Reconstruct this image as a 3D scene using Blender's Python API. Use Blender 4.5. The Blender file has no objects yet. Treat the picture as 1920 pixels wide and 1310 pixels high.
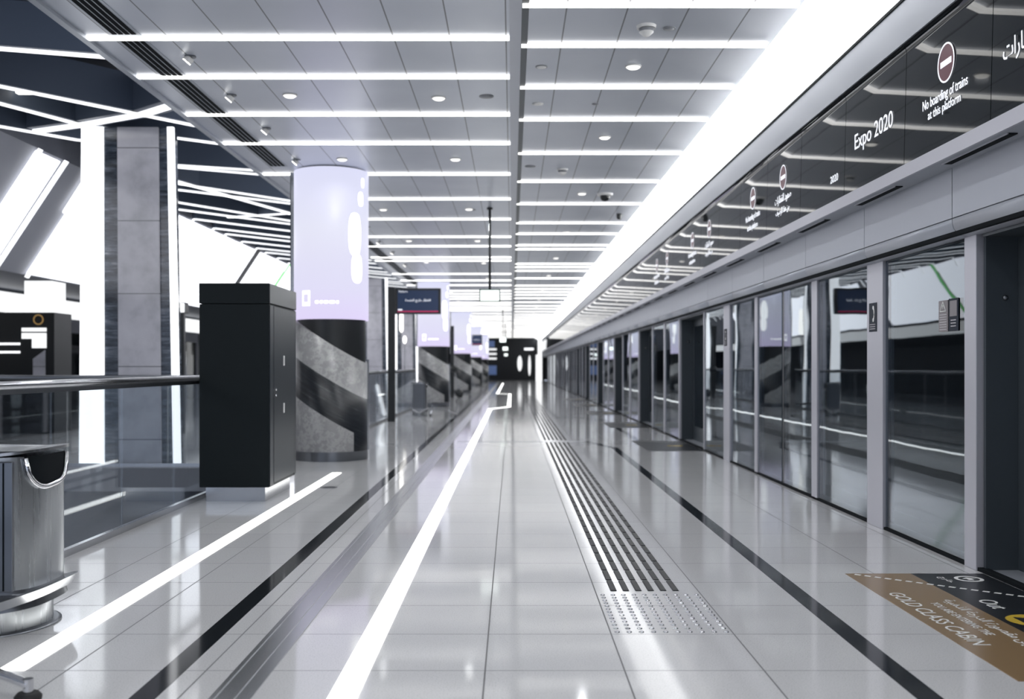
import bpy, math, random
from mathutils import Vector, Matrix
R = math.radians
rng = random.Random(7)
sc = bpy.context.scene
col = sc.collection

# ------------------------------------------------------------------ camera, world, exposure
cd = bpy.data.cameras.new('camera'); cam = bpy.data.objects.new('camera', cd); col.objects.link(cam)
cam.location = (0, 0, 1.3); cam.rotation_euler = (R(90), 0, 0)
cd.sensor_width = 36; cd.lens = 36.1; cd.shift_y = 32 / 1920
cd.clip_start = 0.05; cd.clip_end = 400
cd.dof.use_dof = True; cd.dof.focus_distance = 6.4; cd.dof.aperture_fstop = 1.9
sc.camera = cam
w = bpy.data.worlds.new('world'); sc.world = w; w.use_nodes = True
w.node_tree.nodes['Background'].inputs[0].default_value = (0.70, 0.78, 0.95, 1)
w.node_tree.nodes['Background'].inputs[1].default_value = 0.9
sc.view_settings.view_transform = 'Standard'; sc.view_settings.look = 'None'
sc.view_settings.exposure = 0.0; sc.view_settings.gamma = 1; sc.view_settings.use_curve_mapping = False
sc.cycles.max_bounces = 8; sc.cycles.glossy_bounces = 5; sc.cycles.diffuse_bounces = 3
sc.cycles.transparent_max_bounces = 16; sc.cycles.sample_clamp_indirect = 6
sc.cycles.caustics_reflective = False; sc.cycles.caustics_refractive = False

STRIP = 2.6       # brightness of the linear ceiling lights
LAMP = 72.0       # each round downlight, watts
COVE = 1.5
COVE_LAMP = 50.0
SCREEN = 1.0

# ------------------------------------------------------------------ materials
M = {}
def mat(name, colr=(.5, .5, .5), rough=.5, metal=0, spec=.5, emit=None, es=1.0):
    m = bpy.data.materials.new(name); m.use_nodes = True
    b = m.node_tree.nodes['Principled BSDF']
    b.inputs['Base Color'].default_value = (*colr, 1); b.inputs['Roughness'].default_value = rough
    b.inputs['Metallic'].default_value = metal; b.inputs['Specular IOR Level'].default_value = spec
    if emit:
        b.inputs['Emission Color'].default_value = (*emit, 1); b.inputs['Emission Strength'].default_value = es
    M[name] = m
    return m
def nt(m): return m.node_tree, m.node_tree.nodes['Principled BSDF']
def N(t, typ, **k):
    n = t.nodes.new(typ)
    for a, v in k.items(): setattr(n, a, v)
    return n
def mathn(t, op, a, b=None, c=None):
    n = N(t, 'ShaderNodeMath', operation=op)
    for i, v in enumerate((a, b, c)):
        if v is None: continue
        if isinstance(v, (int, float)): n.inputs[i].default_value = v
        else: t.links.new(v, n.inputs[i])
    return n.outputs[0]
def mixc(t, fac, a, b):
    n = N(t, 'ShaderNodeMix', data_type='RGBA')
    if isinstance(fac, (int, float)): n.inputs[0].default_value = fac
    else: t.links.new(fac, n.inputs[0])
    for i, v in ((6, a), (7, b)):
        if isinstance(v, tuple): n.inputs[i].default_value = (*v, 1)
        else: t.links.new(v, n.inputs[i])
    return n.outputs[2]
def obj_xyz(t):
    tc = N(t, 'ShaderNodeTexCoord'); s = N(t, 'ShaderNodeSeparateXYZ'); t.links.new(tc.outputs['Object'], s.inputs[0])
    return tc.outputs['Object'], s.outputs[0], s.outputs[1], s.outputs[2]
def noise(t, vec, scale, detail=3, rough=.5, stretch=None):
    if stretch:
        mp = N(t, 'ShaderNodeMapping'); mp.inputs['Scale'].default_value = stretch; t.links.new(vec, mp.inputs[0]); vec = mp.outputs[0]
    n = N(t, 'ShaderNodeTexNoise'); n.inputs['Scale'].default_value = scale; n.inputs['Detail'].default_value = detail
    n.inputs['Roughness'].default_value = rough; t.links.new(vec, n.inputs['Vector'])
    return n.outputs['Fac']
def ramp(t, fac, stops):
    n = N(t, 'ShaderNodeValToRGB'); t.links.new(fac, n.inputs[0])
    e = n.color_ramp.elements
    while len(e) < len(stops): e.new(.5)
    for i, (p, c) in enumerate(stops): e[i].position = p; e[i].color = (*c, 1)
    return n.outputs[0]
def line_mask(t, c, period, offset, width):      # 1 on thin joint lines
    a = mathn(t, 'DIVIDE', mathn(t, 'SUBTRACT', c, offset), period)
    f = mathn(t, 'ABSOLUTE', mathn(t, 'SUBTRACT', mathn(t, 'FRACT', mathn(t, 'ADD', a, .5)), .5))
    return mathn(t, 'LESS_THAN', f, width / period / 2)

# polished floor tiles
m = mat('floor_tile', (.5, .49, .49), .06); t, b = nt(m)
v, x, y, z = obj_xyz(t)
tx = mathn(t, 'FLOOR', mathn(t, 'DIVIDE', mathn(t, 'ADD', x, .115), .597))
ty = mathn(t, 'FLOOR', mathn(t, 'DIVIDE', mathn(t, 'SUBTRACT', y, 4.393), .598))
cx = N(t, 'ShaderNodeCombineXYZ'); t.links.new(tx, cx.inputs[0]); t.links.new(ty, cx.inputs[1])
wn = N(t, 'ShaderNodeTexWhiteNoise'); t.links.new(cx.outputs[0], wn.inputs['Vector'])
sp = ramp(t, noise(t, v, 170, 2, .6), [(.33, (.42, .42, .425)), (.42, (.60, .60, .61)), (.7, (.66, .66, .67))])
base = mixc(t, mathn(t, 'MULTIPLY', wn.outputs['Value'], .22), sp, (.48, .48, .50))
jl = mathn(t, 'MAXIMUM', line_mask(t, x, .597, -.115, .007), line_mask(t, y, .598, 4.393, .006))
t.links.new(mixc(t, jl, base, (.10, .10, .105)), b.inputs['Base Color'])
t.links.new(mathn(t, 'MULTIPLY_ADD', jl, .5, mathn(t, 'MULTIPLY_ADD', noise(t, v, 1.3), .05, .05)), b.inputs['Roughness'])
bp = N(t, 'ShaderNodeBump'); bp.inputs['Strength'].default_value = .02; bp.inputs['Distance'].default_value = .02
t.links.new(noise(t, v, 5, 1), bp.inputs['Height']); t.links.new(bp.outputs[0], b.inputs['Normal'])
b.inputs['Specular IOR Level'].default_value = .5

# black stone inlay
m = mat('black_stone', (.012, .014, .017), .08, spec=.3); t, b = nt(m); v, x, y, z = obj_xyz(t)
t.links.new(ramp(t, noise(t, v, 240, 2, .7), [(.6, (.011, .013, .016)), (.75, (.06, .065, .075))]), b.inputs['Base Color'])

# satin metal ceiling
m = mat('ceiling_metal', (.40, .42, .46), .34, .45); t, b = nt(m); v, x, y, z = obj_xyz(t)
t.links.new(mixc(t, line_mask(t, x, .47, .42, .012), ramp(t, noise(t, v, 1.2, 2), [(.3, (.56, .59, .655)), (.7, (.62, .65, .71))]), (.17, .18, .20)), b.inputs['Base Color'])
mat('spine_metal', (.45, .47, .52), .35, .6)
mat('edge_metal', (.40, .43, .48), .35, .5)
mat('slot_black', (.005, .007, .009), .8, spec=.1)
mat('strip_light', (1, 1, 1), .5, emit=(1.0, .985, .95), es=STRIP)
mat('floor_light', (1, 1, 1), .4, emit=(1.0, .99, .95), es=2.5)
mat('rib_light', (1, 1, 1), .5, emit=(.97, .98, 1.0), es=1.4)
mat('lens_light', (1, 1, 1), .4, emit=(1.0, .97, .9), es=1.6)
mat('spot_light', (1, 1, 1), .4, emit=(1.0, .97, .9), es=4.0)
mat('cove_light', (1, 1, 1), .5, emit=(.98, .985, 1.0), es=COVE)
mat('white_plastic', (.75, .75, .74), .4)
mat('grey_plastic', (.25, .26, .28), .45)
mat('black_plastic', (.010, .012, .014), .35)
mat('rubber', (.012, .012, .013), .7)
mat('brushed_steel', (.50, .51, .53), .22, 1)
mat('dark_steel', (.20, .21, .23), .3, 1)
mat('chrome', (.72, .72, .74), .1, 1)
mat('alu_light', (.50, .50, .55), .38, .35)
mat('alu_panel', (.42, .44, .49), .42, .3)
mat('alu_grey', (.36, .38, .42), .4, .4)
mat('portal_grey', (.055, .068, .08), .4, .2)
mat('dark_wall', (.012, .015, .019), .7)
mat('end_wall', (.010, .013, .017), .5)
mat('black_panel', (.005, .0075, .009), .03); M['black_panel'].node_tree.nodes['Principled BSDF'].inputs['IOR'].default_value = 1.34
mat('cabinet_black', (.0045, .008, .0095), .45, .0, .2)
mat('cabinet_side', (.016, .021, .028), .33, .1, .5)
mat('hall_dark', (.022, .028, .04), .5)
mat('hall_grey', (.22, .235, .27), .5)
mat('fin_blue', (.09, .115, .16), .45)
mat('wall_grey', (.30, .31, .35), .5)
mat('lower_floor', (.34, .35, .38), .25)
mat('lower_fill', (1, 1, 1), .5, emit=(.95, .97, 1.0), es=11.0)  # glow of the added sources under the slab
mat('slab_edge', (.26, .27, .30), .5)
mat('bright_screen', (.1, .1, .1), .4, emit=(.93, .94, 1.0), es=2.5)
mat('bulkhead_light', (.3, .3, .3), .4, emit=(.98, .99, 1.0), es=1.15)
mat('green_light', (.2, .6, .3), .4, emit=(.25, .8, .2), es=.8)
mat('blue_light', (.2, .3, .6), .4, emit=(.10, .16, .34), es=.35)
mat('warm_pill', (1, 1, 1), .4, emit=(1.0, .97, .9), es=2.5)
mat('text_white', (.85, .86, .9), .4, emit=(.85, .88, .95), es=.75)
mat('text_print', (.85, .85, .84), .4)
mat('sign_red', (.05, .006, .012), .3, emit=(.10, .012, .03), es=.4)
mat('screen_navy', (.01, .02, .05), .15, emit=(.006, .013, .034), es=1.0)
mat('screen_red', (.4, .02, .06), .2, emit=(.35, .01, .06), es=1.0)
mat('logo_white', (1, 1, 1), .3, emit=(1, 1, 1), es=1.3)
mat('exit_face', (1, 1, 1), .3, emit=(.90, 1.0, .95), es=1.4)
mat('exit_green', (.02, .07, .05), .4)
mat('decal_gold', (.25, .165, .085), .22)
mat('decal_black', (.010, .012, .015), .35, spec=.3)
mat('bar_black', (.007, .008, .010), .5, spec=.2)
mat('decal_yellow', (.62, .43, .05), .25)
mat('sticker_grey', (.20, .18, .19), .4)
mat('sticker_navy', (.006, .012, .026), .5, spec=.2)
mat('sticker_line', (.45, .43, .45), .4)
mat('gold_ring', (.5, .33, .12), .3, emit=(.5, .3, .1), es=.4)
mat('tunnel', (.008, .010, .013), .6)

# column screen: lavender picture, paler at the top, pinker at the bottom
m = mat('column_screen', (.6, .6, .7), .5); t, b = nt(m); v, x, y, z = obj_xyz(t)
mr = N(t, 'ShaderNodeMapRange'); mr.inputs[1].default_value = 1.95; mr.inputs[2].default_value = 4.05; t.links.new(z, mr.inputs[0])
cr = ramp(t, mr.outputs[0], [(0, (.76, .67, .95)), (.2, (.76, .74, .93)), (.6, (.78, .79, .91)), (1, (.73, .75, .94))])
t.links.new(mixc(t, mathn(t, 'MULTIPLY', noise(t, v, .9, 1), .25), cr, (.68, .66, .93)), b.inputs['Emission Color']); b.inputs['Emission Strength'].default_value = SCREEN
b.inputs['Base Color'].default_value = (.02, .02, .025, 1); b.inputs['Specular IOR Level'].default_value = .15

def stone(name, banded):
    m = mat(name, (.3, .3, .3), .30, spec=.4); t, b = nt(m); v, x, y, z = obj_xyz(t)
    ve = noise(t, v, 3.2, 8, .62, (1, 1, .9)); fine = noise(t, v, 14, 6, .7)
    light = ramp(t, mathn(t, 'MULTIPLY_ADD', fine, .35, mathn(t, 'MULTIPLY', ve, .65)), [(.36, (.22, .222, .23)), (.47, (.27, .27, .275)), (.505, (.37, .37, .37)), (.56, (.265, .265, .27)), (.7, (.32, .32, .32))])
    # rotated coordinates for the dark diagonal strata
    mp = N(t, 'ShaderNodeMapping'); mp.inputs['Rotation'].default_value = (0, R(-31) if banded else R(90), 0); t.links.new(v, mp.inputs[0])
    st = noise(t, mp.outputs[0], 6, 7, .68, (.45, .45, 5))
    dark = ramp(t, st, [(.40, (.006, .008, .011)), (.54, (.014, .017, .022)), (.62, (.022, .026, .03)), (.665, (.08, .08, .088)), (.70, (.02, .023, .028))])
    if banded:
        vv = mathn(t, 'MULTIPLY_ADD', mathn(t, 'ADD', x, .5), .61, z)
        f = mathn(t, 'MULTIPLY', mathn(t, 'LESS_THAN', vv, 1.46), mathn(t, 'GREATER_THAN', vv, .92))
        side = mathn(t, 'MULTIPLY', mathn(t, 'GREATER_THAN', x, .37), mathn(t, 'LESS_THAN', vv, 1.46))
        f = mathn(t, 'MAXIMUM', f, side)
        t.links.new(mixc(t, f, light, dark), b.inputs['Base Color'])
    else:
        t.links.new(light, b.inputs['Base Color'])
    return m, light, dark
stone('column_stone', True)
m = mat('pillar_stone', (.5, .5, .55), .12); t, b = nt(m); v, x, y, z = obj_xyz(t)
pl = ramp(t, noise(t, v, 2.0, 7, .6), [(.35, (.5, .5, .54)), (.5, (.64, .63, .68)), (.7, (.72, .71, .76))])
jt = line_mask(t, z, .95, .35, .012)
t.links.new(mixc(t, jt, pl, (.2, .2, .22)), b.inputs['Base Color'])
m = mat('pillar_dark_stone', (.05, .06, .08), .12); t, b = nt(m); v, x, y, z = obj_xyz(t)
t.links.new(ramp(t, noise(t, v, 5, 7, .7, (.4, .4, 3.0)), [(.38, (.015, .02, .03)), (.52, (.06, .075, .10)), (.63, (.16, .18, .22)), (.70, (.42, .43, .47)), (.76, (.05, .06, .08))]), b.inputs['Base Color'])

# brushed stainless for bins (vertical grain)
m = mat('bin_steel', (.42, .44, .46), .3, 1); t, b = nt(m); v, x, y, z = obj_xyz(t)
t.links.new(mathn(t, 'MULTIPLY_ADD', noise(t, v, 40, 4, .6, (1, 1, .02)), .25, .17), b.inputs['Roughness'])

def glass(name, tint, ior, wavy=0.0, scale=1.2, rough=.0):
    m = bpy.data.materials.new(name); m.use_nodes = True; t = m.node_tree; t.nodes.clear()
    out = N(t, 'ShaderNodeOutputMaterial'); mx = N(t, 'ShaderNodeMixShader'); lw = N(t, 'ShaderNodeLayerWeight'); lw.inputs[0].default_value = .5
    r0 = ((ior - 1) / (ior + 1)) ** 2; fr = mathn(t, 'MULTIPLY_ADD', mathn(t, 'POWER', lw.outputs['Facing'], 5.0), 1 - r0, r0)
    tr = N(t, 'ShaderNodeBsdfTransparent'); tr.inputs[0].default_value = (*tint, 1)
    gl = N(t, 'ShaderNodeBsdfGlossy'); gl.inputs['Roughness'].default_value = rough
    gl.inputs['Color'].default_value = (.93, .97, 1, 1)
    t.links.new(fr, mx.inputs[0]); t.links.new(tr.outputs[0], mx.inputs[1]); t.links.new(gl.outputs[0], mx.inputs[2]); t.links.new(mx.outputs[0], out.inputs[0])
    if wavy:
        tc = N(t, 'ShaderNodeTexCoord'); bp = N(t, 'ShaderNodeBump'); bp.inputs['Strength'].default_value = 1; bp.inputs['Distance'].default_value = wavy
        t.links.new(noise(t, tc.outputs['Object'], scale, 1), bp.inputs['Height']); t.links.new(bp.outputs[0], gl.inputs['Normal'])
    M[name] = m
glass('rail_glass', (.955, .97, .98), 1.45)
glass('door_glass', (.60, .66, .70), 1.66, .0012, 1.4)
# gently pillowed black glass for the fascia
t, b = nt(M['black_panel']); tc = N(t, 'ShaderNodeTexCoord'); bp = N(t, 'ShaderNodeBump'); bp.inputs['Distance'].default_value = .0006; bp.inputs['Strength'].default_value = 1
t.links.new(noise(t, tc.outputs['Object'], 1.6, 1), bp.inputs['Height']); t.links.new(bp.outputs[0], b.inputs['Normal'])

# ------------------------------------------------------------------ builders
class MB:
    def __init__(s): s.v = []; s.f = []; s.sm = []
    def add(s, vs, fs, smooth=False):
        o = len(s.v); s.v += [tuple(p) for p in vs]; s.f += [tuple(i + o for i in f) for f in fs]; s.sm += [smooth] * len(fs); return s
    def box(s, x0, x1, y0, y1, z0, z1):
        x0, x1 = sorted((x0, x1)); y0, y1 = sorted((y0, y1)); z0, z1 = sorted((z0, z1))
        return s.add([(x0, y0, z0), (x1, y0, z0), (x1, y1, z0), (x0, y1, z0), (x0, y0, z1), (x1, y0, z1), (x1, y1, z1), (x0, y1, z1)],
                     [(0, 3, 2, 1), (4, 5, 6, 7), (0, 1, 5, 4), (1, 2, 6, 5), (2, 3, 7, 6), (3, 0, 4, 7)])
    def prism(s, poly, axis, a, c, smooth=False):   # polygon in the two other axes, extruded along axis
        n = len(poly)
        def P(p, h): return {'x': (h, p[0], p[1]), 'y': (p[0], h, p[1]), 'z': (p[0], p[1], h)}[axis]
        vs = [P(p, a) for p in poly] + [P(p, c) for p in poly]
        area = sum(poly[i][0] * poly[(i + 1) % n][1] - poly[(i + 1) % n][0] * poly[i][1] for i in range(n))
        flip = (area > 0) == (axis != 'y')
        fs = [(i, (i + 1) % n, (i + 1) % n + n, i + n) for i in range(n)] + [tuple(range(n - 1, -1, -1)), tuple(range(n, 2 * n))]
        if not flip: fs = [tuple(reversed(f)) for f in fs]
        if c < a: fs = [tuple(reversed(f)) for f in fs]
        o = len(s.v); s.v += vs
        for k, f in enumerate(fs): s.f.append(tuple(i + o for i in f)); s.sm.append(smooth and k < n)
        return s
    def lathe(s, prof, c=(0, 0, 0), n=40, smooth=True):
        vs = []; fs = []
        for r, z in prof:
            for k in range(n):
                a = 2 * math.pi * k / n; vs.append((c[0] + r * math.cos(a), c[1] + r * math.sin(a), c[2] + z))
        for i in range(len(prof) - 1):
            for k in range(n):
                k2 = (k + 1) % n; fs.append((i * n + k, i * n + k2, (i + 1) * n + k2, (i + 1) * n + k))
        s.add(vs, fs, smooth)
        s.add(vs[:n], [tuple(range(n - 1, -1, -1))]); s.add(vs[-n:], [tuple(range(n))])
        return s
    def tube(s, pts, r, n=10):
        P = [Vector(p) for p in pts]; vs = []; fs = []
        for i, p in enumerate(P):
            d = (P[min(i + 1, len(P) - 1)] - P[max(i - 1, 0)]).normalized()
            u = d.cross(Vector((0, 0, 1)));
            if u.length < 1e-3: u = Vector((1, 0, 0))
            u.normalize(); q = d.cross(u).normalized()
            for k in range(n):
                a = 2 * math.pi * k / n; vs.append(tuple(p + r * (math.cos(a) * u + math.sin(a) * q)))
        for i in range(len(P) - 1):
            for k in range(n): k2 = (k + 1) % n; fs.append((i * n + k, (i + 1) * n + k, (i + 1) * n + k2, i * n + k2))
        fs2 = [tuple(range(n)), tuple(range((len(P) - 1) * n + n - 1, (len(P) - 1) * n - 1, -1))]
        o = len(s.v); s.v += vs
        for f in fs: s.f.append(tuple(i + o for i in f)); s.sm.append(True)
        for f in fs2: s.f.append(tuple(i + o for i in f)); s.sm.append(False)
        return s
    def bar(s, a, b2, wd, h):     # flat bar from a to b, width wd sideways, height h upward
        a = Vector(a); b2 = Vector(b2); d = (b2 - a).normalized(); u = d.cross(Vector((0, 0, 1))).normalized() * wd / 2; q = Vector((0, 0, h))
        vs = [a - u, a + u, b2 + u, b2 - u]; vs += [p + q for p in vs]
        return s.add(vs, [(3, 2, 1, 0), (4, 5, 6, 7), (0, 1, 5, 4), (1, 2, 6, 5), (2, 3, 7, 6), (3, 0, 4, 7)])
    def sphere(s, c, r, n=16, sz=1.0):
        prof = [(max(1e-4, r * math.sin(math.pi * i / n)), -r * sz * math.cos(math.pi * i / n)) for i in range(n + 1)]
        return s.lathe(prof, c, 2 * n)
    def build(s, name, m, parent=None, loc=None, bevel=0):
        me = bpy.data.meshes.new(name); me.from_pydata(s.v, [], s.f); me.validate(); me.update()
        me.polygons.foreach_set('use_smooth', (s.sm + [False] * len(me.polygons))[:len(me.polygons)])
        me.materials.append(M[m] if isinstance(m, str) else m)
        o = bpy.data.objects.new(name, me); col.objects.link(o)
        if parent is not None: o.parent = parent
        if loc is not None: o.location = loc
        if bevel:
            bm = o.modifiers.new('bevel', 'BEVEL'); bm.width = bevel; bm.segments = 2; bm.limit_method = 'ANGLE'
        return o
def tag(o, label=None, cat=None, group=None, kind=None):
    if label: o['label'] = label
    if cat: o['category'] = cat
    if group: o['group'] = group
    if kind: o['kind'] = kind
    return o
def thing(name, loc, label, cat, group=None, rz=0):
    o = bpy.data.objects.new(name, None); o.empty_display_size = .1; col.objects.link(o); o.location = loc; o.rotation_euler = (0, 0, rz)
    return tag(o, label, cat, group)
def struct(o): o['kind'] = 'structure'; return o
def kids(o): return [c for c in o.children]
def dup(o, parent=None):
    c = o.copy(); col.objects.link(c)
    if parent is not None: c.parent = parent
    for ch in kids(o): dup(ch, c)
    return c
ONES = 'zeroth first second third fourth fifth sixth seventh eighth ninth tenth eleventh twelfth thirteenth fourteenth fifteenth sixteenth seventeenth eighteenth nineteenth'.split()
TENS = {2: 'twent', 3: 'thirt', 4: 'fort', 5: 'fift', 6: 'sixt', 7: 'sevent', 8: 'eight', 9: 'ninet'}
def ordw(n):
    if n < 20: return ONES[n]
    return TENS[n // 10] + 'ieth' if n % 10 == 0 else TENS[n // 10] + 'y-' + ONES[n % 10]

AR = {'ا': (0xFE8D, 2), 'إ': (0xFE87, 2), 'ب': (0xFE8F, 4), 'ة': (0xFE93, 2), 'ت': (0xFE95, 4), 'ج': (0xFE9D, 4), 'خ': (0xFEA5, 4), 'د': (0xFEA9, 2), 'ذ': (0xFEAB, 2),
      'ر': (0xFEAD, 2), 'س': (0xFEB1, 4), 'ص': (0xFEB9, 4), 'ط': (0xFEC1, 4), 'ع': (0xFEC9, 4), 'ف': (0xFED1, 4), 'ق': (0xFED5, 4), 'ل': (0xFEDD, 4), 'م': (0xFEE1, 4), 'ن': (0xFEE5, 4), 'ه': (0xFEE9, 4),
      'و': (0xFEED, 2), 'ى': (0xFEEF, 2), 'ي': (0xFEF1, 4), 'ح': (0xFEA1, 4)}
def arabic(s):
    out = []
    for i, ch in enumerate(s):
        if ch not in AR: out.append(ch); continue
        b0, n = AR[ch]
        prev = i > 0 and s[i - 1] in AR and AR[s[i - 1]][1] == 4
        nxt = i + 1 < len(s) and s[i + 1] in AR and n == 4
        out.append(chr(b0 + (3 if prev and nxt else 1 if prev else 2 if nxt else 0)))
    return ''.join(reversed(out))

def text(name, s, width, height, o, ex, ey, m, parent=None, thick=.002, loc=(0, 0, 0)):
    """lettering as a mesh, centred at o, reading along ex with its top towards ey; fitted to width x height"""
    cu = bpy.data.curves.new(name, 'FONT'); cu.body = s; cu.size = 1; cu.align_x = 'CENTER'; cu.align_y = 'CENTER'; cu.extrude = 0; cu.resolution_u = 4
    to = bpy.data.objects.new(name, cu); col.objects.link(to)
    dg = bpy.context.evaluated_depsgraph_get(); me = bpy.data.meshes.new_from_object(to.evaluated_get(dg))
    bpy.data.objects.remove(to); bpy.data.curves.remove(cu)
    xs = [v.co.x for v in me.vertices]; ys = [v.co.y for v in me.vertices]
    ox, oy = (max(xs) + min(xs)) / 2, (max(ys) + min(ys)) / 2
    sx = width / (max(xs) - min(xs)); sy = height / (max(ys) - min(ys)) if height else sx
    ex = Vector(ex).normalized(); ey = Vector(ey).normalized(); o = Vector(o)
    for v in me.vertices: v.co = o + ex * ((v.co.x - ox) * sx) + ey * ((v.co.y - oy) * sy)
    me.materials.clear(); me.materials.append(M[m]); me.update()
    ob = bpy.data.objects.new(name, me); col.objects.link(ob)
    if parent is not None: ob.parent = parent
    ob.location = loc
    sd = ob.modifiers.new('thickness', 'SOLIDIFY'); sd.thickness = thick; sd.offset = 0
    return ob

# ------------------------------------------------------------------ setting: floors, walls, ceilings
Y0, Y1 = -6.0, 100.0
VX0, VX1, VY1 = -12.5, -3.05, 13.2      # the open well beside the platform
fl = MB()
fl.box(VX1, 3.0, Y0, Y1, -.3, 0); fl.box(-13.5, VX1, VY1, Y1, -.3, 0)
struct(fl.build('floor', 'floor_tile'))
struct(MB().box(VX1 - .02, VX1 - .002, Y0, VY1, -.55, -.002).build('trim_1', 'slab_edge'))
struct(MB().box(-13.5, VX1 - .02, VY1 - .02, VY1 - .002, -.30, -.002).build('trim_2', 'slab_edge'))
struct(MB().box(-22, 3.0, Y0, 75, -4.8, -4.6).build('floor_lower', 'lower_floor'))

def mb_path(pts, wd, h):
    b = MB()
    for p, q in zip(pts[:-1], pts[1:]):
        p = Vector((*p, 0)); q = Vector((*q, 0)); d = (q - p).normalized() * wd / 2
        b.bar(p - d, q + d, wd, h)
    return b
# stone inlays and the metal expansion joint in the floor
struct(mb_path([(-1.448, Y0), (-1.448, 92)], .105, .0015).build('trim_3', 'black_stone'))
struct(mb_path([(1.637, Y0), (1.637, 16.4), (1.30, 17.75)], .105, .0015).build('trim_4', 'black_stone'))
struct(mb_path([(1.30, 17.8), (-.9, 17.8)], .10, .0012).build('trim_5', 'alu_grey'))
struct(mb_path([(2.22, 15.9), (2.22, 24.8), (1.75, 26.0), (1.14, 26.0), (1.05, 31.7), (1.05, 46)], .10, .0018).build('trim_6', 'black_stone'))
ej = MB()
for x0, x1, h in ((-1.185, -1.165, .006), (-1.165, -1.125, .002), (-1.125, -1.085, .006), (-1.085, -1.045, .002), (-1.045, -1.02, .006)):
    ej.box(x0, x1, Y0, 92, -.001, h)
struct(ej.build('trim_7', 'brushed_steel'))

# ceiling
ZC = 4.05
ce = MB(); ce.box(-3.54, -.02, Y0, Y1, ZC, ZC + .12); ce.box(.075, 2.2, Y0, Y1, ZC, ZC + .12)
struct(ce.build('ceiling', 'ceiling_metal'))
struct(MB().box(-.02, .075, Y0, Y1, ZC - .035, ZC + .12).build('ceiling_spine', 'spine_metal'))
struct(MB().box(-3.60, -3.54, Y0, Y1, ZC - .03, ZC + .30).build('trim_8', 'edge_metal'))
struct(MB().box(.075, .13, Y0, Y1, ZC - .012, ZC + .001).build('trim_9', 'portal_grey'))  # dark strip, its colour stands for recess shade beside the spine
# fascia over the platform doors
struct(MB().prism([(2.662, 3.50), (2.69, 3.50), (2.71, 3.79), (2.664, 3.79)], 'y', Y0, Y1).build('trim_10', 'alu_grey'))
struct(MB().box(2.675, 2.70, Y0, Y1, 3.485, 3.502).build('trim_11', 'slot_black'))
struct(MB().box(2.67, 2.69, Y0, Y1, 2.585, 2.675).build('trim_12', 'alu_light'))
struct(MB().box(2.69, 3.3, Y0, Y1, 2.585, 2.605).build('trim_13', 'alu_grey'))
struct(MB().box(2.74, 3.6, Y0, Y1, 2.605, 4.3).build('wall_right', 'dark_wall'))
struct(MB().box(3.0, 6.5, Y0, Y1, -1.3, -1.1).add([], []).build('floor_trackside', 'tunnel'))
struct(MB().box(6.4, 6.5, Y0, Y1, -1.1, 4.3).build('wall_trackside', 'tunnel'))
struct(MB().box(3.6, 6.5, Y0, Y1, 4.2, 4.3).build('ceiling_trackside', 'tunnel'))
struct(MB().box(2.965, 3.02, Y0, Y1, 0, .022).build('baseboard_right', 'slot_black'))
# cove light: a long glowing trough between ceiling and fascia
cv = thing('cove_light', (0, 0, 0), 'continuous glowing white cove light running above the black sign fascia', 'light')
n = 8; pr = []
for i in range(n + 1):
    u = i / n; pr.append((2.2 + .50 * u, ZC - .235 * u ** 1.4))
vs = []; fs = []
for p in pr: vs += [(p[0], Y0, p[1]), (p[0], Y1, p[1])]
for i in range(n): fs.append((2 * i, 2 * i + 1, 2 * i + 3, 2 * i + 2))
MB().add(vs, fs, True).build('diffuser', 'cove_light', cv)
MB().box(2.655, 2.70, Y0, Y1, 3.785, 3.806).build('shadow_gap', 'slot_black', cv)
la = bpy.data.lights.new('cove_lamp', 'AREA'); la.shape = 'RECTANGLE'; la.size = .05; la.size_y = Y1 - Y0; la.energy = COVE_LAMP * math.pi * .05 * (Y1 - Y0); la.color = (.98, .99, 1)
lo = bpy.data.objects.new('lamp', la); col.objects.link(lo); lo.parent = cv; lo.location = (2.66, (Y0 + Y1) / 2, 3.825)
lo.rotation_euler = Matrix(((-.6, 0, .8), (0, 1, 0), (-.8, 0, -.6))).to_euler()

# far end
struct(MB().box(-14, 3.4, Y1, Y1 + .2, 0, 5.2).build('wall_end', 'end_wall'))

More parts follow.
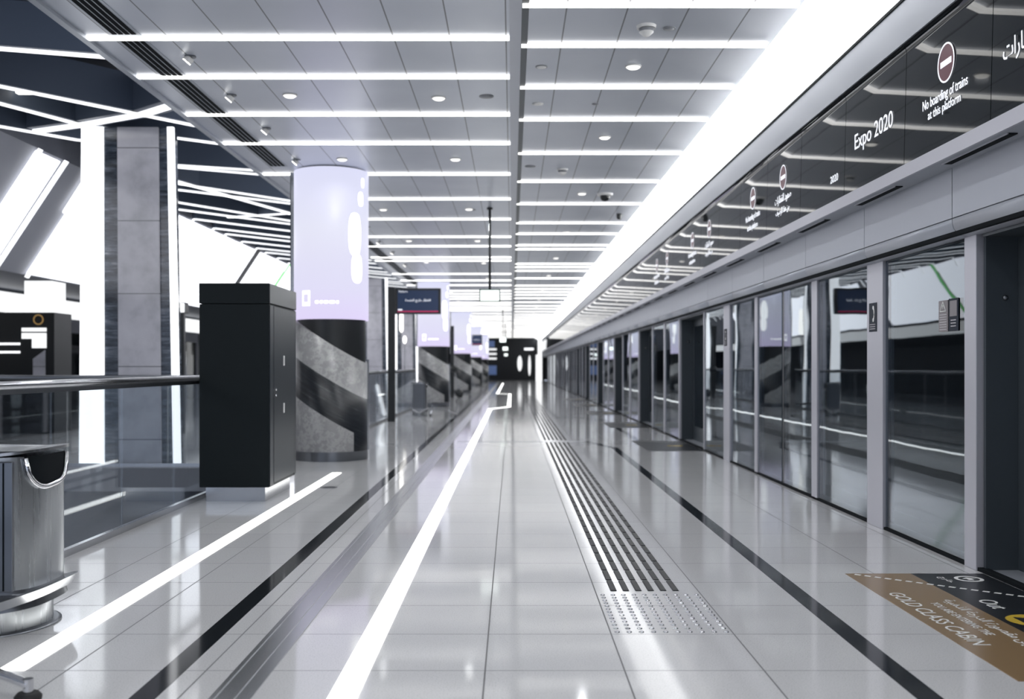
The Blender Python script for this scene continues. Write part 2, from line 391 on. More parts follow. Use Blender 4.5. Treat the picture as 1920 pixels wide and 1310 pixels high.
# ------------------------------------------------------------------ ceiling lights
Lk = [8.57, 9.72, 11.17, 12.61, 14.63, 16.8, 19.1, 21.7, 23.4, 25.8, 26.6, 30.4]
Rk = [7.78, 8.76, 10.07, 11.39, 13.19, 15.2, 17.3, 19.6, 21.2, 23.2, 24.0, 27.4, 28.3, 29.4, 31.9, 34.8]
def extend(a):
    a = list(a)
    while a[-1] < 96: a.append(a[-1] + rng.choice((1.5, 1.9, 2.3, 2.6)))
    b0 = a[0]; pre = []
    while b0 > -4: b0 -= 1.3; pre.append(b0)
    return a, pre
proto = None
for side, (known, x0, x1) in (('left', (Lk, -3.605, -.022)), ('right', (Rk, .08, 2.17))):
    ys, pre = extend(known)
    base_o = MB().box(x0, x1, -.036, .036, -.022, .004).build('linear_ceiling_light', 'strip_light', loc=(0, ys[0], ZC))
    for k, yy in enumerate(ys):
        o = base_o if k == 0 else base_o.copy()
        if k: col.objects.link(o)
        o.location = (0, yy, ZC)
        o['label'] = 'white linear ceiling light left of the central spine, %s from the camera' % ordw(k + 1) if side == 'left' else \
            'white linear ceiling light beside the glowing cove, %s from the camera' % ordw(k + 1)
        o['category'] = 'light'; o['group'] = 'linear lights across the %s ceiling' % ('wide' if side == 'left' else 'narrow')
    for k, yy in enumerate(pre):
        o = base_o.copy(); col.objects.link(o); o.location = (0, yy, ZC)
        tag(o, 'white linear ceiling light overhead, nearer than those in view, %s ceiling side' % ('wide' if side == 'left' else 'narrow'), 'light', 'linear lights overhead, %s side' % ('wide' if side == 'left' else 'narrow'))

# slot diffusers along the ceiling edge
def slot(y0, y1, label):
    t_ = thing('slot_diffuser', (-3.2, y0, ZC), label, 'air vent', 'slot diffusers along the ceiling edge')
    f = MB(); f.box(-.125, .125, 0, y1 - y0, -.006, 0); f.build('frame', 'edge_metal', t_)
    for k in range(4): MB().box(-.10 + k * .053, -.063 + k * .053, .05, y1 - y0 - .05, -.010, -.005).build('slot', 'slot_black', t_)
slot(-2, 8.53, 'four-slot black air diffuser in the ceiling edge, crossing the front lights')
slot(8.61, 14.1, 'four-slot black air diffuser ending just before the nearest round column')
slot(21.9, 36, 'distant four-slot black air diffuser beyond the nearest round column')

# downlights
def downlight(x, y, label, r=.075):
    t_ = thing('downlight', (x, y, ZC), label, 'downlight', 'round recessed downlights')
    MB().lathe([(r, -.012), (r, 0)], n=28).build('rim', 'white_plastic', t_)
    MB().lathe([(r * .2, -.030), (r * .6, -.026), (r * .86, -.012)], n=28).build('lens', 'lens_light', t_)
    ld = bpy.data.lights.get('downlight_lamp')
    if ld is None:
        ld = bpy.data.lights.new('downlight_lamp', 'SPOT'); ld.energy = LAMP; ld.spot_size = R(150); ld.spot_blend = .5; ld.shadow_soft_size = .06; ld.color = (.96, .98, 1)
    lo = bpy.data.objects.new('lamp', ld); col.objects.link(lo); lo.parent = t_; lo.location = (0, 0, -.045)
rows = [(-2.25, [-1.5, 2.4, 6.5, 10.4, 13.6, 17.95, 22.4, 27, 32.5] + [38 + 5.2 * i for i in range(10)]), (-.75, [-1.5, 2.5, 6.6, 10.5, 13.6, 17.9, 22.4, 27.2, 32.0] + [38 + 5.2 * i for i in range(10)]), (1.11, [-2.0, 1.8, 5.6, 9.4, 12.3, 16.3, 21, 26, 31] + [37 + 5.2 * i for i in range(10)])]
nm = ['in the row by the black slots', 'in the row left of the spine', 'in the row by the glowing cove']
for (x, ys), s in zip(rows, nm):
    for k, yy in enumerate(ys): downlight(x, yy, 'round white downlight %s, %s from the camera' % (s, ordw(k - 2)) if k > 2 else 'round white downlight overhead %s, nearer than those in view' % s)
def spot(x, y, label):
    t_ = thing('ceiling_spotlight', (x, y, ZC), label, 'spotlight', 'tilted spotlights beside the black slots')
    MB().lathe([(.05, -.01), (.05, 0)], n=20).build('mount', 'dark_steel', t_)
    h = MB().lathe([(.03, -.028), (.042, -.022), (.042, .02), (.03, .025)], n=20).build('lamp_head', 'white_plastic', t_, loc=(-.015, 0, -.028)); h.rotation_euler = (0, R(40), 0)
    l = MB().lathe([(.040, -.033), (.040, -.026)], n=20).build('lens', 'spot_light', h)
for k, (x, y) in enumerate([(-2.85, 9.1), (-2.84, 10.4), (-2.83, 11.85), (-2.86, 13.65), (-2.83, 20.2), (-2.92, 22.6), (-2.85, 24.6), (-2.86, 27.6)]):
    spot(x, y, 'small tilted white ceiling spotlight beside the black slots, %s from the camera' % ordw(k + 1))
def disc(name, x, y, r, label, cat, m='grey_plastic', ring='white_plastic'):
    t_ = thing(name, (x, y, ZC), label, cat)
    MB().lathe([(r, -.006), (r, 0)], n=28).build('rim', ring, t_)
    MB().lathe([(r * .3, -.010), (r * .82, -.008), (r * .82, -.005)], n=28).build('grille', m, t_)
disc('ceiling_speaker', -.26, 10.45, .075, 'flat grey round ceiling speaker beside the central spine, nearest one', 'speaker', 'grey_plastic', 'grey_plastic')
disc('ceiling_speaker', -.72, 18.0, .085, 'flat dark round ceiling speaker by the hanging exit sign', 'speaker', 'grey_plastic', 'grey_plastic')
disc('ceiling_speaker', .25, 14.1, .075, 'flat dark round ceiling speaker just right of the central spine', 'speaker', 'grey_plastic', 'grey_plastic')
disc('sprinkler', .27, 9.42, .055, 'small ring-shaped ceiling sprinkler right of the spine, between first and third lights', 'sprinkler', 'white_plastic', 'grey_plastic')
disc('sprinkler', .27, 10.75, .06, 'small pale ceiling sprinkler right of the spine, the farther of two', 'sprinkler', 'white_plastic', 'white_plastic')
disc('ceiling_sensor', 1.28, 8.35, .05, 'small grey flat ceiling sensor beyond the big smoke detector', 'sensor', 'grey_plastic', 'grey_plastic')
disc('ceiling_sensor', .87, 10.75, .035, 'tiny dark ceiling sensor between two linear lights near the cove', 'sensor', 'grey_plastic', 'grey_plastic')
def smoke(x, y, label):
    t_ = thing('smoke_detector', (x, y, ZC), label, 'smoke detector', 'white smoke detectors')
    MB().lathe([(.058, -.02), (.062, 0)], n=28).build('base', 'white_plastic', t_)
    MB().lathe([(.040, -.045), (.048, -.022), (.040, -.02)], n=28).build('vent_ring', 'grey_plastic', t_)
    MB().lathe([(.006, -.078), (.022, -.07), (.045, -.046), (.045, -.043)], n=28).build('cap', 'white_plastic', t_)
    t_.scale = (1.3, 1.3, 1.15)
smoke(1.085, 8.29, 'white smoke detector hanging from the ceiling, the nearest and largest one')
smoke(.70, 14.3, 'white smoke detector on the ceiling, small and farther back near the spine')
t_ = thing('dome_camera', (1.48, 16.35, ZC), 'dark dome security camera with white collar near the cove', 'security camera')
MB().lathe([(.12, -.03), (.13, 0)], n=28).build('collar', 'white_plastic', t_)
MB().lathe([(.01, -.12), (.05, -.108), (.075, -.07), (.08, -.03)], n=28).build('dome', 'black_plastic', t_)
t_ = thing('dome_camera', (1.93, 18.5, ZC), 'tiny black dome security camera beside the cove, farther back', 'security camera')
MB().lathe([(.03, -.10), (.05, -.06), (.05, 0)], n=20).build('dome', 'black_plastic', t_)

# ------------------------------------------------------------------ black sign fascia
def fx(z): return 2.672 + .02 * (z - 2.675) / .8
PW, FY = 1.265, 7.0
panels = {}
for k in range(-5, 74):
    y0 = FY + PW * k
    t_ = thing('sign_panel', (0, y0, 2.675), 'black glass fascia panel, %s beyond the one reading Expo 2020' % ordw(k) if k > 0 else 'x', 'sign panel', 'black glass fascia panels')
    prof = [(fx(2.675 + .75 * i / 8), .75 * i / 8) for i in range(9)]
    xt, zt = prof[-1]
    for i in range(1, 11):
        a = R(30) * i / 10; prof.append((xt - .115 * (1 - math.cos(a)), zt + .115 * math.sin(a)))
    vs = []
    for p in prof: vs += [(p[0], .004, p[1]), (p[0], PW - .004, p[1])]
    nb = len(prof)
    b = MB().add(vs, [(2 * i, 2 * i + 2, 2 * i + 3, 2 * i + 1) for i in range(nb - 1)], True)
    for p in prof: vs += [(p[0] + .02, .004, p[1]), (p[0] + .02, PW - .004, p[1])]
    fs = []
    for i in range(nb - 1):
        fs.append((2 * (nb + i), 2 * (nb + i) + 1, 2 * (nb + i) + 3, 2 * (nb + i) + 2))
        fs.append((2 * i + 1, 2 * i + 3, 2 * (nb + i) + 3, 2 * (nb + i) + 1)); fs.append((2 * i, 2 * (nb + i), 2 * (nb + i) + 2, 2 * i + 2))
    b.add(vs, fs)
    b.build('glass_face', 'black_panel', t_)
    panels[k] = t_
panels[0]['label'] = 'black glass fascia panel bearing the white words Expo 2020'
panels[-1]['label'] = 'black glass fascia panel with no-entry symbol above No boarding of trains'
panels[-2]['label'] = 'nearest visible black glass fascia panel, with white Arabic lettering'
for k in (-3, -4, -5): panels[k]['label'] = 'black glass fascia panel overhead, nearer than the Arabic one'
def lett(k, s, yc, z, wdt, h, name='lettering', m='text_white'):
    return text(name, s, wdt, h, (fx(z) - .004, yc - (FY + PW * k), z - 2.675), (0, -1, 0), (0, 0, 1), m, panels[k])
def noentry(k, yc, z, r=.115):
    y = yc - (FY + PW * k); x = fx(z) - .003
    def ring(r0, r1, xx, name, m, par):
        n = 40; vs = []; fs = []
        for i in range(n):
            a = 2 * math.pi * i / n
            for rr in (r0, r1): vs.append((xx, y + rr * math.cos(a), z - 2.675 + rr * math.sin(a)))
        for i in range(n): j = (i + 1) % n; fs.append((2 * i, 2 * i + 1, 2 * j + 1, 2 * j))
        o = MB().add(vs, fs).build(name, m, par); s_ = o.modifiers.new('thickness', 'SOLIDIFY'); s_.thickness = .002; return o
    g = ring(.002, r, x, 'no_entry_symbol', 'sign_red', panels[k])
    ring(r * .97, r * 1.06, x - .002, 'ring', 'text_white', g)
    MB().box(x - .004, x - .002, y - r * .68, y + r * .68, z - 2.675 - r * .16, z - 2.675 + r * .16).build('bar', 'text_white', g)
def zpx(Yv, py): return 1.3 + (687 - py) / 1926 * Yv
lett(0, 'Expo 2020', 7.62, 3.03, .80, .155)
noentry(-1, 6.34, zpx(6.34, 117))
lett(-1, 'No boarding of trains', 6.36, zpx(6.36, 178), .66, .085); lett(-1, 'at this platform', 6.36, zpx(6.36, 202), .48, .075)
lett(-2, arabic('صعود القطارات'), 5.22, zpx(5.5, 92), .75, .13)
for k, yc, pz in ((2, 10.15, 328), (3, 11.42, 365), (5, 13.95, 428), (6, 15.25, 450), (8, 17.75, 480), (9, 19.0, 497)):
    z = 3.17; noentry(k, yc, z)
    if k in (3, 6, 9):
        lett(k, 'No boarding of trains', yc, z - .21, .66, .085); lett(k, 'at this platform', yc, z - .32, .48, .075)
    else:
        lett(k, arabic('صعود القطارات'), yc, z - .21, .60, .10); lett(k, arabic('من هذا الرصيف'), yc, z - .33, .5, .08)
lett(1, arabic('إكسبو') + ' 2020' if False else '2020', 8.52, 2.86, .2, .06)

# air vents in the soffit
vent = None
for k in range(-1, 40):
    yv = 5.65 + k * 1.66
    if yv > 60: break
    if vent is None:
        vent = thing('soffit_vent', (2.755, yv, 2.585), 'x', 'air vent', 'dark slots in the soffit under the sign fascia')
        MB().box(-.028, .028, 0, .85, -.006, .001).build('slot', 'slot_black', vent)
        MB().box(-.034, -.028, -.01, .86, -.008, .001).build('rim', 'alu_light', vent)
        o = vent
    else: o = dup(vent); o.location.y = yv
    o['label'] = 'thin black air slot in the soffit below the sign fascia, %s from the camera' % ordw(k + 2)

# door header panels with rounded bottom
hp = None
prof = [(2.85, 2.585), (2.85, 2.27), (2.85, 2.262)]
prof2 = [(2.85, 2.255), (2.851, 2.225), (2.86, 2.195), (2.88, 2.165), (2.915, 2.145), (2.96, 2.14)]
k = 0; yy = 6.65 - 1.66 * 5
while yy < 96:
    if hp is None:
        hp = thing('header_panel', (0, yy, 0), 'x', 'panel', 'grey header panels over the platform doors')
        MB().box(2.85, 2.98, .005, 1.655, 2.262, 2.585).build('upper_panel', 'alu_panel', hp)
        MB().prism(prof2 + [(2.98, 2.14), (2.98, 2.255)], 'y', .005, 1.655, True).build('rounded_edge', 'alu_panel', hp)
        o = hp
    else: o = dup(hp); o.location.y = yy
    kk = k - 4
    o['label'] = 'grey metal header panel over the platform doors, %s from the camera' % ordw(kk) if kk > 0 else 'grey metal header panel over the platform doors, nearer than the first glass panel'
    k += 1; yy += 1.66
struct(MB().box(2.872, 2.975, Y0, Y1, 2.15, 2.58).build('trim_14', 'slot_black'))

# ------------------------------------------------------------------ platform screen doors
HT = 2.15
def glass_panel(y0, y1, label, border=.06):
    t_ = thing('glass_screen_panel', (2.985, y0, .02), label, 'glass panel', 'fixed glass panels of the platform screen'); L = y1 - y0; H = HT - .02
    MB().box(-.006, .006, .004, L - .004, 0, H).build('pane', 'door_glass', t_)
    f = MB(); f.box(.008, .016, 0, border, 0, H); f.box(.008, .016, L - border, L, 0, H); f.box(.008, .016, border, L - border, 0, .05); f.box(.008, .016, border, L - border, H - .05, H)
    f.build('black_border', 'black_plastic', t_)
    return t_
def post(y0, y1, label, m='alu_light', proud=.02):
    return tag(MB().box(2.985 - proud, 3.05, y0, y1, .0, HT).build('screen_post', m, bevel=.004), label, 'post', 'metal posts of the platform screen')
def portal(y0, y1, label, detail=True):
    """recessed sliding-door opening between y0 and y1"""
    t_ = thing('platform_door', (2.98, y0, 0), label, 'door', 'sliding platform doors'); L = y1 - y0
    MB().box(0.02, .26, L, L + .03, 0, HT).build('reveal', 'portal_grey', t_)
    MB().box(0.02, .26, -.03, 0, 0, HT).build('reveal', 'portal_grey', t_)
    MB().box(0, .26, 0, L, 2.12, 2.15).build('soffit', 'portal_grey', t_)
    MB().box(0, .26, 0, L, 0, .012).build('threshold', 'alu_grey', t_)
    for a, b_, hs in ((0, L / 2 - .004, 1), (L / 2 + .004, L, -1)):
        lf = MB(); lf.box(.225, .255, a, a + .09, .012, 2.12); lf.box(.225, .255, b_ - .09, b_, .012, 2.12); lf.box(.225, .255, a + .09, b_ - .09, .012, .25); lf.box(.225, .255, a + .09, b_ - .09, 2.0, 2.12)
        lo = lf.build('door_leaf', 'portal_grey', t_)
        MB().box(.236, .244, a + .09, b_ - .09, .25, 2.0).build('glazing', 'door_glass', lo)
    MB().sphere((.14, L - .006, 1.735), .018, 8).build('reveal_button', 'dark_steel', t_)
    return t_
gp = [(6.71, 8.19, 'large glass screen panel with two stickers, nearest the camera'), (8.55, 9.98, 'dark glass screen panel just beyond the phone-sticker post'),
      (10.18, 11.26, 'glass screen panel between the first thin post and a black mullion'), (11.34, 12.42, 'glass screen panel beyond the black mullion'),
      (12.56, 13.95, 'glass screen panel just before the second sticker post'), (14.36, 15.84, 'glass screen panel between the second sticker post and the recessed door')]
for y0, y1, l in gp:
    g_ = glass_panel(y0, y1, l)
    if y0 == 6.71: near_glass = g_
post(6.54, 6.71, 'wide pale metal post at the edge of the nearest door opening', proud=.03)
ph1 = post(8.19, 8.55, 'pale metal post carrying a dark phone sticker, nearest one', proud=.03)
post(9.99, 10.17, 'thin pale metal post, first beyond the phone-sticker post')
post(11.26, 11.34, 'black mullion between two glass screen panels', 'black_plastic', .0)
post(12.42, 12.56, 'thin pale metal post beyond the black mullion')
ph2 = post(13.96, 14.35, 'pale metal post with a small sticker, farther one', proud=.03)
post(15.845, 15.915, 'thin pale metal edge post on the near side of the second door')
portal(4.3, 6.5, 'dark recessed platform door nearest the camera, beside the gold decal')
portal(15.95, 18.15, 'dark recessed platform door, second from the camera')
glass_panel(-1.6, .6, 'glass screen panel behind the nearest door, out of frame'); glass_panel(.7, 4.1, 'glass screen panel before the nearest door, out of frame')
yb = 18.15; k = 3
while yb + 5.85 < 94:
    a = yb
    post(a + .035, a + .14, 'thin pale metal post on the far side of the %s platform door' % ordw(k - 1))
    glass_panel(a + .15, a + 1.75, 'glass screen panel right after the %s platform door' % ordw(k - 1), .04)
    post(a + 1.76, a + 1.94, 'slim pale post midway between the %s and %s platform doors' % (ordw(k - 1), ordw(k)))
    glass_panel(a + 1.95, a + 3.51, 'glass screen panel right before the %s platform door' % ordw(k), .04)
    post(a + 3.52, a + 3.63, 'thin pale metal post on the near side of the %s platform door' % ordw(k))
    portal(a + 3.67, a + 5.85, 'dark recessed platform door, %s from the camera' % ordw(k))
    yb += 5.85; k += 1
# stickers
def phone(y, z0, label):
    t_ = thing('phone_sticker', (2.952, y, z0), label, 'sticker', 'emergency phone stickers'); 
    MB().box(-.002, .002, -.085, .085, 0, .235).build('plate', 'sticker_navy', t_)
    pts = [(-.004, -.012 - .022 * math.cos(R(a)), .145 + .055 * math.sin(R(a))) for a in range(-75, 76, 15)]
    h = MB().tube(pts, .009, 8); h.sphere((-.004, -.025 + .008, .145 + .05), .017, 6); h.sphere((-.004, -.025 + .008, .145 - .05), .017, 6)
    h.v = [(-.0035 + (p[0] + .004) * .12, p[1], p[2]) for p in h.v]
    h.build('handset', 'text_print', t_)
    for i in range(3): MB().box(-.004, -.002, -.06, .06, .02 + i * .018, .026 + i * .018).build('print_line', 'sticker_line', t_)
phone(8.40, 1.585, 'dark blue sticker with white telephone handset on the nearer wide post')
phone(14.2, 1.585, 'dark blue telephone sticker on the farther wide post')
t_ = thing('warning_sticker', (2.975, 7.08, 1.54), 'grey-brown warning sticker with white triangle on the nearest glass panel', 'sticker')
MB().box(-.002, .002, -.075, .075, 0, .215).build('plate', 'sticker_grey', t_)
tri = MB()
P = [(-.045, .14), (.045, .14), (0, .205)]
for (a0, b0), (a1, b1) in zip(P, P[1:] + P[:1]): tri.tube([(-.004, a0, b0), (-.004, a1, b1)], .004, 6)
tri.tube([(-.004, 0, .155), (-.004, 0, .182)], .003, 6); tri.build('triangle', 'text_print', t_)
for i in range(7): MB().box(-.004, -.002, -.055, .055, .012 + i * .017, .018 + i * .017).build('print_line', 'sticker_line', t_)
t_ = thing('notice_sticker', (2.975, 6.915, 1.54), 'dark blue notice sticker with grey box beside the triangle sticker', 'sticker')
MB().box(-.002, .002, -.075, .075, 0, .22).build('plate', 'sticker_navy', t_)
MB().box(-.004, -.002, -.055, .055, .10, .205).build('grey_box', 'sticker_grey', t_)
for i in range(3): MB().box(-.004, -.002, -.04, .04, .03 + i * .02, .037 + i * .02).build('print_line', 'sticker_line', t_)

# ------------------------------------------------------------------ floor decals
def decal(y_far, label, full):
    t_ = thing('floor_decal', (0, y_far, 0), label, 'floor sticker', 'floor stickers before the platform doors'); L = 2.2
    MB().box(2.09, 2.5, -L, 0, 0, .003).build('gold_field', 'decal_gold' if full else 'decal_black', t_)
    MB().box(2.5, 2.955, -L, 0, 0, .003).build('black_field', 'decal_black', t_)
    z = .0045; ex, ey = (0, -1, 0), (1, 0, 0)
    def T(s, yc, xc, wd, h, nme): text(nme, s, wd, h, (xc, yc - y_far, z), ex, ey, 'text_print', t_, .001)
    n = 17
    d = MB()
    for i in range(n):
        a, b_ = i / n, (i + .6) / n
        d.bar((2.14 + .82 * a, -.03 - .68 * a, .003), (2.14 + .82 * b_, -.03 - .68 * b_, .003), .022, .0015)
    d.build('dashed_line', 'text_print', t_)
    if full:
        T('GOLD CLASS CABIN', 5.33, 2.19, 1.10, .085, 'lettering'); T('YOU ARE ENTERING THE', 5.30, 2.315, .68, .045, 'lettering')
        T(arabic('تدخل إلى مقصورة الدرجة الذهبية'), 5.13, 2.41, 1.15, .09, 'lettering')
        T('Out', 5.60, 2.625, .21, .095, 'lettering'); T(arabic('خارج'), 6.25, 2.64, .16, .06, 'lettering'); T(arabic('خروج'), 4.9, 2.64, .2, .08, 'lettering')
    def disc_(xc, yc, r, nme, m, hole=0):
        n = 40; vs = []; fs = []
        for i in range(n):
            a = 2 * math.pi * i / n
            for rr in (hole, r): vs.append((xc + rr * math.cos(a), yc - y_far + rr * math.sin(a), z))
        for i in range(n): j = (i + 1) % n; fs.append((2 * i, 2 * i + 1, 2 * j + 1, 2 * j))
        return MB().add(vs, fs).build(nme, m, t_)
    rg = disc_(2.79, y_far - .17, .085, 'ring_symbol', 'text_print', .062)
    ar = MB().prism([(2.75, -.17), (2.79, -.13), (2.83, -.17), (2.805, -.17), (2.805, -.21), (2.775, -.21), (2.775, -.17)], 'z', .0045, .0055).build('arrow', 'text_print', rg)
    ye = disc_(2.66, y_far - 1.2, .13, 'arrow_disc', 'decal_yellow', .001)
    MB().prism([(2.59, -1.27), (2.59, -1.13), (2.74, -1.2)], 'z', .005, .006).build('arrow', 'decal_black', ye)
decal(6.44, 'gold and black floor sticker reading GOLD CLASS CABIN', True)
decal(18.0, 'dark floor sticker before the second platform door', False)
for k in range(4):
    decal(24.0 + 5.85 * k, 'dark floor sticker before the %s platform door' % ordw(3 + k), False)

# ------------------------------------------------------------------ tactile path
tp = thing('tactile_guide_strip', (0, 0, 0), 'tactile strip of six rows of black bars running up the platform floor', 'tactile paving')
cols_ = [.589 + .0722 * i for i in range(6)]
def barm(b, x, y0, y1):
    b.prism([(x - .019, 0), (x + .019, 0), (x + .013, .005), (x - .013, .005)], 'y', y0, y1); return b
rest = MB(); cnt = 0; yy = 5.95; bproto = None
while yy < 46:
    for cx_ in cols_:
        if cnt < 96:
            if bproto is None: bproto = barm(MB(), 0, 0, .268).build('guide_bar', 'bar_black', tp); o = bproto
            else: o = bproto.copy(); col.objects.link(o); o.parent = tp
            o.location = (cx_, yy, 0)
        elif abs(yy - 17.8) > .2: barm(rest, cx_, yy, yy + .268)
        cnt += 1
    yy += .299
ro = rest.build('far_guide_bar', 'bar_black', tp); ro['kind'] = 'stuff'
td = thing('tactile_dot_field', (0, 0, 0), 'square field of small raised metal studs before the black tactile bars', 'tactile paving')
rest = MB(); cnt = 0; dp = None
for j in range(13):
    for i in range(10):
        p = (.515 + i * .0594, 5.03 + j * .068, 0)
        prof_ = [(.0135, 0), (.0125, .003), (.009, .0048), (.002, .0055)]
        if cnt < 100:
            if dp is None: dp = MB().lathe(prof_, n=14).build('stud', 'brushed_steel', td); o = dp
            else: o = dp.copy(); col.objects.link(o); o.parent = td
            o.location = p
        else: rest.lathe(prof_, p, 14)
        cnt += 1
o = rest.build('far_stud', 'brushed_steel', td); o['kind'] = 'stuff'

# ------------------------------------------------------------------ floor lights
def floor_light(pts, label, wd=.115):
    t_ = thing('floor_light', (0, 0, 0), label, 'floor light', 'white light lines set in the floor')
    mb_path(pts, wd, .004).build('diffuser', 'floor_light', t_)
floor_light([(-2.143, 4.45), (-2.143, 12.5)], 'white light line in the floor between the steel bin and the nearest round column')
floor_light([(-.665, -2), (-.665, 31.5), (-.10, 33.2), (-.10, 48.5), (-.70, 49.5), (-.70, 80)], 'long white light line down the middle of the floor, kinked far away')

# ------------------------------------------------------------------ dark cabinet
cb = thing('service_cabinet', (-2.665, 9.85, 0), 'tall black cabinet on steel plinth beside the nearest round column', 'cabinet')
MB().box(-.335, .335, 0, 1.2, .14, 1.90).build('body', 'cabinet_black', cb, bevel=.004)
MB().box(-.338, .338, -.003, 1.203, 1.905, 2.10).build('top_band', 'cabinet_black', cb, bevel=.004)
dr = MB().box(.336, .345, .16, 1.10, .17, 1.885).build('door', 'cabinet_side', cb, bevel=.002)
MB().box(.336, .343, .01, .15, .15, 1.89).build('side_panel', 'cabinet_side', cb, bevel=.002)
MB().box(.336, .343, 1.11, 1.19, .15, 1.89).build('side_panel', 'cabinet_side', cb, bevel=.002)
MB().box(.339, .343, .0, 1.2, 1.91, 2.095).build('band_panel', 'cabinet_side', cb)
for zz in (1.075, 1.02): 
    k_ = MB().lathe([(.012, 0), (.014, .01), (.012, .018)], n=16).build('lock', 'chrome', dr, loc=(.345, .20, zz)); k_.rotation_euler = (0, R(90), 0)
for zz in (1.36, .88):
    MB().box(.3445, .348, .57, .62, zz - .05, zz + .05).build('door_sticker', 'text_print', dr)
MB().box(-.285, .285, .05, 1.15, 0, .14).build('plinth', 'brushed_steel', cb)

# ------------------------------------------------------------------ round columns with screens
def column(y, label, first):
    t_ = thing('display_column', (-2.55, y, 0), label, 'column', 'round columns wrapped in screens')
    MB().lathe([(.515, 0), (.515, .13)], n=72).build('base_ring', 'dark_steel', t_)
    n = 96; vs = []; fs = []
    for i in range(n):
        a = 2 * math.pi * i / n; x = .512 * math.cos(a); yy_ = .512 * math.sin(a); zt = 1.96 - .61 * (x + .5)
        vs += [(x, yy_, .13), (x, yy_, zt), (x * .94, yy_ * .94, zt), (x * .94, yy_ * .94, .13)]
    for i in range(n):
        j = (i + 1) % n
        for q in range(3): fs.append((4 * i + q, 4 * j + q, 4 * j + q + 1, 4 * i + q + 1))
    b = MB().add(vs, fs); b.sm = [i % 3 == 0 for i in range(len(fs))]
    b.build('stone_cladding', 'column_stone', t_)
    MB().lathe([(.478, 0.02), (.478, ZC)], n=64).build('core', 'black_plastic', t_)
    # screen: wraps all but a strip at the back left
    n = 90; a0, a1 = R(188), R(188 + 325); vs = []; fs = []
    for i in range(n + 1):
        a = a0 + (a1 - a0) * i / n
        for r_, zz in ((.52, 1.95), (.52, 4.03), (.482, 4.03), (.482, 1.95)): vs.append((r_ * math.cos(a), r_ * math.sin(a), zz))
    for i in range(n):
        for q in range(4): fs.append((4 * i + q, 4 * i + 4 + q, 4 * i + 4 + (q + 1) % 4, 4 * i + (q + 1) % 4))
    b = MB().add(vs, fs); b.sm = [i % 4 == 0 for i in range(len(fs))]
    s_ = b.build('screen', 'column_screen', t_)
    def patch(am, da, z0, z1, name, r_=.523, m_='logo_white', nn=8):
        vs = []; fs = []
        for i in range(nn + 1):
            a = R(am - da / 2 + da * i / nn)
            for rr, zz in ((r_, z0), (r_, z1)): vs.append((rr * math.cos(a), rr * math.sin(a), zz))
        for i in range(nn): fs.append((2 * i, 2 * i + 2, 2 * i + 3, 2 * i + 1))
        MB().add(vs, fs, True).build(name, m_, s_)
    def blob(am, zc, ra, rz, name):
        vs = [(.524 * math.cos(R(am)), .524 * math.sin(R(am)), zc)]; fs = []
        for i in range(24):
            a = 2 * math.pi * i / 24; A = R(am + ra * math.copysign(abs(math.cos(a)) ** .7, math.cos(a))); Z = zc + rz * math.copysign(abs(math.sin(a)) ** .7, math.sin(a))
            vs.append((.524 * math.cos(A), .524 * math.sin(A), Z))
        for i in range(24): fs.append((0, 1 + i, 1 + (i + 1) % 24))
        MB().add(vs, fs, True).build(name, m_, s_) if False else MB().add(vs, fs, True).build(name, 'logo_white', s_)
    # picture on the screen: small square logo, a line of tiny script, large soft script at the right
    patch(239, 15, 2.13, 2.34, 'logo_tile'); patch(239, 9, 2.18, 2.29, 'logo_mark', .526, 'column_screen')
    for am, da in ((258, 6), (265, 5), (272, 7), (281, 9), (289, 4)): blob(am, 2.18, da / 2, .022, 'script')
    blob(318, 3.12, 12, .30, 'script'); blob(322, 2.65, 11, .20, 'script'); blob(330, 3.62, 6, .10, 'script'); blob(335, 3.85, 4, .07, 'script')
    patch(268, 110, 2.36, 2.364, 'divider', .5225, 'column_screen')
    MB().box(-.575, -.52, -.03, .05, 1.95, 4.03).build('edge_strip', 'black_plastic', t_)
    MB().box(-.56, -.525, -.05, -.03, 1.95, 4.03).build('edge_trim', 'brushed_steel', t_)
    MB().box(.503, .53, -.02, .01, .13, 1.40).build('edge_trim', 'brushed_steel', t_)
    return t_
cp = column(14.5, 'nearest round column with lavender wraparound screen above diagonal stone', True)
for i, y in enumerate((33.4, 51.7, 70.5, 89.3)):
    c_ = dup(cp); c_.location.y = y; c_['label'] = '%s round column with lavender screen, counting from the camera' % ordw(i + 2)

# ------------------------------------------------------------------ glass balustrade
def rail_x(xr, y0, y1, label, step=1.2):
    t_ = thing('glass_balustrade', (xr, y0, 0), label, 'railing', 'glass balustrades'); L = y1 - y0
    n = max(1, round(L / step)); s_ = L / n
    for i in range(n): MB().box(-.007, .007, i * s_ + .006, (i + 1) * s_ - .006, .03, 1.15).build('glass_panel', 'rail_glass', t_)
    MB().tube([(0, 0, 1.185), (0, L, 1.185)], .028, 16).build('handrail', 'brushed_steel', t_)
    MB().box(-.012, .012, 0, L, 1.13, 1.16).build('top_channel', 'dark_steel', t_)
    MB().box(-.02, .02, 0, L, 0, .05).build('base_shoe', 'brushed_steel', t_)
rail_x(-3.06, 1.86, 13.0, 'near glass balustrade with steel handrail running behind the bin and black cabinet')
rail_x(-3.08, 15.2, 32.7, 'glass balustrade between the first and second round columns')
rail_x(-3.08, 34.2, 51.0, 'glass balustrade between the second and third round columns')
t_ = thing('glass_balustrade', (-3.15, 13.28, 0), 'glass balustrade crossing the far end of the open well, in front of the lit pillar', 'railing', 'glass balustrades')
for i in range(7): MB().box(-(i + 1) * 1.3 + .006, -i * 1.3 - .006, -.007, .007, .03, 1.12).build('glass_panel', 'rail_glass', t_)
